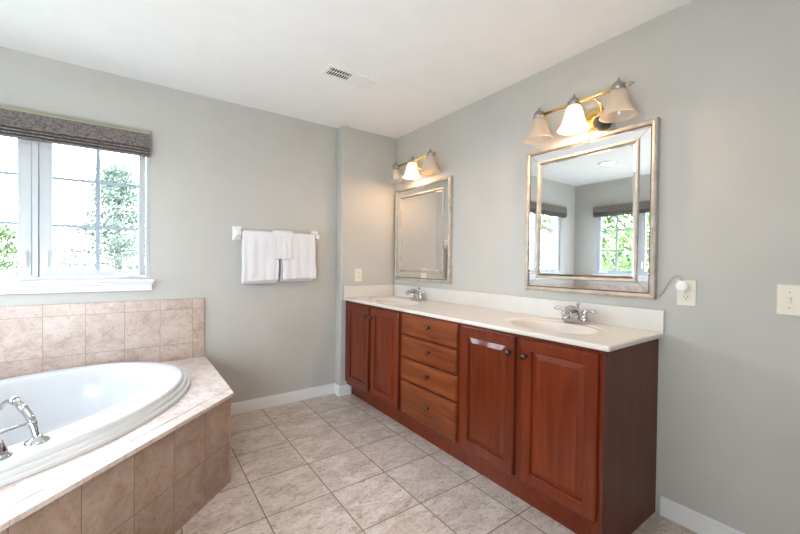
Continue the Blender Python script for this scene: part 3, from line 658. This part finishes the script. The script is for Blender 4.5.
# ------------------------------------------------------------------ vanity light fixtures
def vanity_light(label, yc, loc_z, ys, lit, y_end0, y_end1, canopy, warm, pw):
    t = thing('vanity_light', label, 'wall light', (XR, yc, loc_z - 0.028))
    bx = -0.13
    bm = bmesh.new(); lathe(bm, [(0.075, 0.0), (0.075, 0.006), (0.068, 0.014), (0.045, 0.022), (0.0, 0.025)], (-0.001, canopy - yc, -0.075), (-1, 0, 0), 36, sx_=1.15, sy_=0.8)
    obj('back_plate', bm, 'brass', t, smooth=True)
    for s in (-1, 1):
        bm = bmesh.new(); c0 = Vector((-0.02, canopy - yc, -0.07))
        tube(bm, spline([c0 + Vector((0, 0.01 * s, 0)), c0 + Vector((-0.04, 0.05 * s, -0.012)), c0 + Vector((-0.08, 0.075 * s, 0.02)), Vector((bx, canopy - yc + 0.05 * s, 0.0))], 6), 0.006, 10); obj('arm', bm, 'brass', t, smooth=True)
    bm = bmesh.new(); tube(bm, [(bx, y_end0 - yc, 0), (bx, y_end1 - yc, 0)], 0.009, 12); obj('rod', bm, 'brass', t, smooth=True)
    for s, ye in ((-1, y_end0), (1, y_end1)):
        bm = bmesh.new(); lathe(bm, [(0.0075, -0.004), (0.011, 0.0), (0.007, 0.006), (0.005, 0.010), (0.009, 0.016), (0.008, 0.021), (0.004, 0.025), (0.006, 0.029), (0.0, 0.034)], (bx, ye - yc, 0), (0, s, 0), 16); obj('end_finial', bm, 'nickel', t, smooth=True)
    for y, on in zip(ys, lit):
        y = y - yc
        bm = bmesh.new(); lathe(bm, [(0.032, -0.016), (0.034, -0.004), (0.033, 0.007), (0.028, 0.018), (0.019, 0.026), (0.008, 0.030), (0.0045, 0.034), (0.0075, 0.039), (0.006, 0.045), (0.003, 0.050), (0.0, 0.052)], (bx, y, 0), n=28); cap = obj('socket_cap', bm, 'nickel', t, smooth=True)
        bm = bmesh.new(); o_ = [(0.031, -0.012), (0.040, -0.028), (0.048, -0.058), (0.054, -0.086), (0.063, -0.112), (0.077, -0.134), (0.085, -0.144)]
        i_ = [(r - 0.003, z - 0.001) for r, z in o_][::-1]
        lathe(bm, o_ + i_, (bx, y, 0), n=40, cap=False); obj('lamp_shade', bm, 'shade_glass' if on == 1 else 'shade_glass_washed' if on < 0 else 'shade_glass_unlit', t, smooth=True)
        bm = bmesh.new(); lathe(bm, [(0.013, -0.02), (0.014, -0.045), (0.022, -0.062), (0.028, -0.082), (0.024, -0.102), (0.010, -0.112), (0.0, -0.113)], (bx, y, 0), n=20); obj('bulb', bm, 'bulb' if on > 0 else 'bulb_off', t, smooth=True)
        if on > 0:
            l = bpy.data.lights.new('bulb_light', 'POINT'); l.energy = pw * on; l.color = warm; l.shadow_soft_size = 0.03
            lo = bpy.data.objects.new('bulb_light', l); C.objects.link(lo); lo.parent = t; lo.location = (bx, y, -0.135)
    return t
vanity_light('brass bar light with three bell shades over the large mirror', 1.097, 2.128, (1.318, 1.103, 0.873), (0, 1, 0), 0.835, 1.330, 1.045, (1.0, 0.60, 0.32), 15)
vanity_light('brass bar light with three bell shades over the mirror nearest the far corner', 2.560, 2.130, (2.815, 2.570, 2.325), (-1, 1, 0), 2.285, 2.840, 2.450, (1.0, 0.60, 0.32), 7.5)

# small round smart device resting on the big mirror
sd = thing('round_speaker', 'small dark ball gadget with beige top, sitting on top of the large mirror frame', 'speaker', (XR - 0.052, 0.985, 1.936))
bm = bmesh.new(); pr = [(0.0, 0.0), (0.014, 0.0)] + [(0.047 * math.sin(a), 0.046 - 0.047 * math.cos(a)) for a in [0.45 + (PI * 0.62 - 0.45) * k / 12 for k in range(13)]]
lathe(bm, pr, n=36, cap=False); obj('body', bm, 'speaker', sd, smooth=True)
bm = bmesh.new(); pr = [(0.047 * math.sin(a), 0.046 - 0.047 * math.cos(a)) for a in [PI * 0.62 + PI * 0.30 * k / 8 for k in range(9)]] + [(0.011, 0.100), (0.010, 0.112), (0.0, 0.113)]
lathe(bm, pr, n=36, cap=False); obj('top_shell', bm, 'speaker_top', sd, smooth=True)
bm = bmesh.new(); tube(bm, spline([(0, 0, 0.108), (0.002, -0.010, 0.122), (0.020, -0.036, 0.124), (0.044, -0.050, 0.100), (0.047, -0.050, 0.02)], 6), 0.0022, 8); obj('cable', bm, 'white_plastic', sd, smooth=True)

# ------------------------------------------------------------------ outlets, switches, charger
def plate(name, label, cat, loc, rz, kind):
    """local: x along wall, -y out of the wall, z up; centred"""
    t = thing(name, label, cat, loc, rz)
    obj('cover_plate', nb((-0.0365, 0.0365, -0.006, -0.0003, -0.060, 0.060)), 'ivory', t, bevel=0.003, seg=3)
    if kind == 'duplex':
        for s in (-1, 1):
            bm = bmesh.new(); prism(bm, [(0.0165 * max(-1, min(1, 1.25 * math.cos(a))), 0.0145 * math.sin(a)) for a in [2 * PI * k / 24 for k in range(24)]], 0, 0.0035)
            r = obj('receptacle', bm, 'ivory', t, loc=(0, -0.0055, 0.0195 * s), rot=(PI / 2, 0, 0))
            obj('slot', nb((-0.0075, -0.0055, 0.0032, 0.0042, -0.001, 0.0075)), 'slot', r).matrix_parent_inverse = Matrix.Rotation(-PI / 2, 4, 'X')
            obj('slot', nb((0.0055, 0.0075, 0.0032, 0.0042, -0.001, 0.0075)), 'slot', r)
        bm = bmesh.new(); lathe(bm, [(0.003, 0), (0.003, 0.001), (0, 0.0015)], (0, -0.006, 0), (0, -1, 0), 10); obj('screw', bm, 'nickel', t)
    else:
        obj('toggle', nb((-0.005, 0.005, -0.016, -0.005, 0.000, 0.012), (-0.0065, 0.0065, -0.0075, -0.005, -0.013, 0.013)), 'ivory', t, bevel=0.0015)
        for s in (-1, 1):
            bm = bmesh.new(); lathe(bm, [(0.003, 0), (0.003, 0.001), (0, 0.0015)], (0, -0.006, 0.030 * s), (0, -1, 0), 10); obj('screw', bm, 'nickel', t)
    return t
def outlet(name, label, loc, rz):
    t = thing(name, label, 'outlet', loc, rz)
    obj('cover_plate', nb((-0.0365, 0.0365, -0.006, -0.0003, -0.060, 0.060)), 'ivory', t, bevel=0.003, seg=3)
    for s in (-1, 1):
        z0 = 0.0195 * s
        bm = bmesh.new(); lathe(bm, [(0.0165, 0), (0.0165, 0.003), (0.0155, 0.0038), (0.0, 0.0038)], (0, -0.0055, z0), (0, -1, 0), 24); r = obj('receptacle', bm, 'ivory', t)
        bm = nb((-0.0075, -0.0052, -0.0097, -0.0090, z0 - 0.001, z0 + 0.0075), (0.0052, 0.0075, -0.0097, -0.0090, z0 - 0.001, z0 + 0.0075)); lathe(bm, [(0.0026, 0), (0.0026, 0.0005)], (0, -0.0092, z0 - 0.0075), (0, -1, 0), 10); obj('slots', bm, 'slot', r)
    bm = bmesh.new(); lathe(bm, [(0.003, 0), (0.003, 0.001), (0, 0.0015)], (0, -0.006, 0), (0, -1, 0), 10); obj('screw', bm, 'nickel', t)
    return t
outlet('wall_outlet', 'ivory duplex outlet with a white plug in it, right of the large mirror', (XR, 0.614, 1.087), -PI / 2)
outlet('wall_outlet', 'ivory outlet on the projecting wall past the far end of the vanity', (1.667, YP, 1.094), 0)
plate('light_switch', 'ivory toggle switch plate at the right edge of the photo', 'light switch', (XR, 0.281, 1.084), -PI / 2, 'toggle')
ch = thing('charger_plug', 'white round plug in the outlet with thin cord running behind the large mirror', 'charger', (XR, 0.624, 1.118))
bm = bmesh.new(); lathe(bm, [(0.018, 0.0), (0.024, 0.004), (0.026, 0.014), (0.024, 0.023), (0.016, 0.027), (0.0, 0.028)], (-0.0100, 0, 0), (-1, 0, 0), 32); obj('plug_body', bm, 'white_plastic', ch, smooth=True)
bm = bmesh.new(); tube(bm, spline([(-0.030, 0.000, 0.024), (-0.024, 0.010, 0.044), (-0.012, 0.036, 0.045), (-0.006, 0.062, 0.010), (-0.004, 0.082, -0.032), (-0.004, 0.100, -0.053), (-0.004, 0.125, -0.056), (-0.004, 0.145, -0.054)], 8), 0.0019, 8); obj('cord', bm, 'nickel', ch, smooth=True)

# ------------------------------------------------------------------ towel bar and towels
BZ = 1.428; BY = YB - 0.062
tb = thing('towel_bar', 'white ceramic towel bar with square posts on the back wall', 'towel bar', (0.955, YB, BZ))
for x in (-0.320, 0.320):
    bm = bmesh.new(); rings = []
    for hw, hh, y in ((0.034, 0.056, 0.0), (0.034, 0.056, -0.008), (0.030, 0.050, -0.014), (0.018, 0.022, -0.036), (0.017, 0.019, -0.078), (0.013, 0.015, -0.082)):
        rings.append([bm.verts.new((x + a_ * hw, y, b_ * hh)) for a_, b_ in ((-1, -1), (1, -1), (1, 1), (-1, 1))])
    for r1, r2 in zip(rings, rings[1:]):
        for k in range(4): bm.faces.new((r1[k], r1[(k + 1) % 4], r2[(k + 1) % 4], r2[k]))
    bm.faces.new(rings[0]); bm.faces.new(rings[-1][::-1])
    obj('post', bm, 'ceramic', tb, bevel=0.003)
bm = bmesh.new(); tube(bm, [(-0.30, -0.062, 0), (0.30, -0.062, 0)], 0.009, 16); obj('bar', bm, 'ceramic', tb, smooth=True)

def towel(label, x0, x1, zb_front, zb_back, r, group, seed, skew=0.0, thick=0.011):
    """folded towel draped over the bar: thick sheet following the bar"""
    rnd = random.Random(seed); bm = bmesh.new(); nx = 28
    R_ = r; path = []
    for k in range(9): path.append(('b', zb_back + (BZ - zb_back) * k / 8))
    for k in range(1, 8): path.append(('t', PI * k / 8))
    for k in range(15): path.append(('f', BZ - (BZ - zb_front) * k / 14))
    ph = [rnd.uniform(0, 6) for _ in range(4)]
    def pt(kind, v, u, rr):
        if kind == 'b': y, z, fall = BY + rr, v, (BZ - v)
        elif kind == 't': y, z, fall = BY + rr * math.cos(v), BZ + rr * math.sin(v), 0
        else: y, z, fall = BY - rr, v, (BZ - v)
        f = min(1, fall / 0.12)
        wav = 0.006 * f * (math.sin(u * 8 + ph[0] + z * 6) + 0.7 * math.sin(u * 15 + ph[1] - z * 7))
        if kind == 'b': wav = abs(wav) * 0.3
        y += -abs(wav) if kind != 'b' else wav
        x = x0 + (x1 - x0) * u + (skew * fall if kind == 'f' else 0) + 0.003 * math.sin(z * 30 + ph[3]) * f
        if kind == 'f': z += 0.004 * math.sin(u * 5 + ph[1]) * (fall / 0.4)
        return Vector((x, y, z))
    layers = []
    for rr in (R_ + thick, R_):
        layers.append([[bm.verts.new(pt(k_, v, u / nx, rr)) for u in range(nx + 1)] for k_, v in path])
    for li, L_ in enumerate(layers):
        for i in range(len(path) - 1):
            for j in range(nx): bm.faces.new((L_[i][j], L_[i][j + 1], L_[i + 1][j + 1], L_[i + 1][j]))
    a_, b_ = layers
    for i in range(len(path) - 1):
        for j in (0, nx): bm.faces.new((a_[i][j], a_[i + 1][j], b_[i + 1][j], b_[i][j]))
    for i in (0, len(path) - 1):
        for j in range(nx): bm.faces.new((a_[i][j], a_[i][j + 1], b_[i][j + 1], b_[i][j]))
    o = obj('towel', bm, 'towel', smooth=True); s = o.modifiers.new('soft', 'SUBSURF'); s.levels = 1; s.render_levels = 1
    tag(o, label, 'towel', group); return o
towel('white folded bath towel on the left half of the towel bar', 0.662, 0.938, 1.052, 1.028, 0.0115, None, 3, 0.0, 0.014)
towel('white folded bath towel on the right half of the towel bar', 0.962, 1.250, 1.062, 1.040, 0.0115, None, 5, 0.03, 0.014)
towel('small white hand towel draped over the middle of the towel bar', 0.893, 1.052, 1.232, 1.330, 0.0335, None, 9, 0.06, 0.008)

# ------------------------------------------------------------------ ceiling fittings
vt = thing('ceiling_vent', 'white rectangular ceiling air register with one dark slotted half', 'vent', (1.145, 2.190, H))
obj('vent_frame', nb((-0.18, 0.18, -0.07, -0.048, -0.010, -0.0005), (-0.18, 0.18, 0.048, 0.07, -0.010, -0.0005), (-0.18, -0.155, -0.048, 0.048, -0.006, -0.0005), (0.155, 0.18, -0.048, 0.048, -0.006, -0.0005), (-0.008, 0.008, -0.048, 0.048, -0.006, -0.0005), (-0.155, -0.008, -0.003, 0.003, -0.006, -0.0005)), 'vent_white', vt, bevel=0.002)
obj('dark_opening', nb((-0.155, -0.008, -0.048, 0.048, -0.0025, -0.0005)), 'slot', vt)
obj('closed_plate', nb((0.008, 0.155, -0.048, 0.048, -0.0035, -0.0005)), 'vent_white', vt)
for k in range(8):
    x = -0.146 + 0.0178 * k
    obj('slat', nb((x, x + 0.0042, -0.047, 0.047, -0.0045, -0.0026)), 'vent_white', vt)
for k in range(11):
    x = 0.012 + 0.0128 * k
    obj('slat', nb((x, x + 0.009, -0.044, 0.044, -0.0060, -0.0036)), 'vent_white', vt)
dl = thing('ceiling_downlight', 'round recessed ceiling light over the tub, seen in the large mirror', 'ceiling light', (-0.486, 2.16, H))
bm = bmesh.new(); lathe(bm, [(0.105, -0.0005), (0.105, -0.005), (0.085, -0.012), (0.078, -0.008), (0.078, -0.0005)], n=40, cap=False); obj('trim_ring', bm, 'white_plastic', dl, smooth=True)
bm = bmesh.new(); lathe(bm, [(0.0, -0.003), (0.077, -0.003)], n=40, cap=False); lathe(bm, [(0.077, -0.003), (0.077, -0.0008)], n=40, cap=False); obj('lens', bm, 'downlight', dl)

# ------------------------------------------------------------------ outside
GZ = -2.6
st(obj('lawn_ground', nb((-45, 45, YB + 1.2, 60, GZ - 0.1, GZ), (-45, XL - 1.2, -30, YB + 1.2, GZ - 0.1, GZ)), 'grass'), 'green lawn outside the windows', 'lawn')  # outdoor lawn slab, its green muted to keep the ceiling untinted
def leaves(bm, gen, n, s0, s1, rnd):
    for _ in range(n):
        p_ = gen(); s = rnd.uniform(s0, s1)
        a = Vector((rnd.gauss(0, 1), rnd.gauss(0, 1), rnd.gauss(0, 1))).normalized(); b = a.orthogonal().normalized(); c_ = a.cross(b)
        bm.faces.new([bm.verts.new(p_ + b * s + c_ * s * 0.1), bm.verts.new(p_ + c_ * s * 0.5), bm.verts.new(p_ - b * s), bm.verts.new(p_ - c_ * s * 0.5)])
def conifer(label, x, y, top, rad, n, seed, m='needle', group=None):
    rnd = random.Random(seed); Ht = top - GZ
    t = thing('evergreen_tree', label, 'tree', (x, y, GZ), 0, group)
    bm = bmesh.new(); tube(bm, [(0, 0, 0), (0.05, 0, Ht * 0.5), (0, 0, Ht * 0.98)], [0.16, 0.09, 0.015], 8)
    brs = []
    for k in range(130):
        h_ = Ht * (0.30 + 0.69 * (k / 130)); a = k * 2.4 + rnd.uniform(-.3, .3); l_ = rad * (1 - h_ / Ht) ** 0.8 * rnd.uniform(0.75, 1.1) + 0.08
        p0 = Vector((0, 0, h_)); p1 = p0 + Vector((math.cos(a) * l_, math.sin(a) * l_, l_ * rnd.uniform(0.0, 0.35) - 0.1)); brs.append((p0, p1)); tube(bm, [p0, p1], [0.02, 0.006], 5)
    obj('trunk', bm, 'bark', t)
    bm = bmesh.new()
    def gen():
        p0, p1 = rnd.choice(brs); u = rnd.random() ** 0.6; l_ = (p1 - p0).length
        return p0.lerp(p1, u) + Vector((rnd.gauss(0, .09 + .07 * l_), rnd.gauss(0, .09 + .07 * l_), rnd.gauss(0, .06 + .03 * l_)))
    leaves(bm, gen, n, 0.015, 0.042, rnd); obj('foliage', bm, m, t)
def leafy(label, x, y, top, rx, n, seed, m='leaf', name='leafy_tree', cat='tree', group=None, base=None, ls=(0.05, 0.11)):
    rnd = random.Random(seed); t = thing(name, label, cat, (x, y, GZ), 0, group); Ht = top - GZ
    low = Ht * 0.28 if base is None else base
    bm = bmesh.new(); tube(bm, [(0, 0, 0), (0.1, 0.05, Ht * 0.4), (0, 0, Ht * 0.8)], [0.18, 0.12, 0.03], 8)
    bl = []
    for k in range(26):
        a = rnd.uniform(0, 2 * PI); u = rnd.uniform(0.0, 1.0); h_ = low + (Ht - low) * u; l_ = rx * math.sqrt(max(0.05, 1 - (2 * u - 0.9) ** 2)) * rnd.uniform(0.3, 0.9)
        c_ = Vector((math.cos(a) * l_, math.sin(a) * l_, min(h_, Ht - 0.35))); bl.append((c_, rnd.uniform(0.28, 0.5) * rx * 0.8)); tube(bm, [(0, 0, c_.z * 0.7), c_], [0.04, 0.01], 5)
    obj('trunk', bm, 'bark', t)
    bm = bmesh.new()
    def gen():
        c_, r_ = rnd.choice(bl); v = Vector((rnd.gauss(0, 1), rnd.gauss(0, 1), rnd.gauss(0, 1))).normalized() * r_ * rnd.uniform(0.6, 1.05); v.z *= 0.75; return c_ + v
    leaves(bm, gen, n, *ls, rnd); obj('foliage', bm, m, t)
conifer('tall evergreen tree seen through the right sash of the back wall window', -0.45, 12.0, 3.75, 2.7, 46000, 11)
leafy('rounded green tree seen through the left sash of the back wall window', -3.75, 15.5, 2.35, 1.7, 16000, 12, ls=(0.03, 0.07))
leafy('pale yellow green shrub seen at the bottom of the right sash, left of the evergreen', -1.17, 7.6, 1.36, 0.62, 6000, 13, 'bush', 'garden_shrub', 'shrub', ls=(0.02, 0.05))
leafy('leafy tree outside the left wall window, nearer the corner in the mirror', -6.5, 4.2, 4.6, 2.6, 16000, 14, 'leaf_pale')
leafy('leafy tree outside the left wall window, farther from the corner in the mirror', -7.2, 0.4, 4.6, 2.4, 10000, 15, 'leaf_pale')
leafy('leafy tree outside the left part of the back wall window, seen in the large mirror', -5.2, 9.6, 4.4, 2.2, 14000, 16, 'leaf_pale')
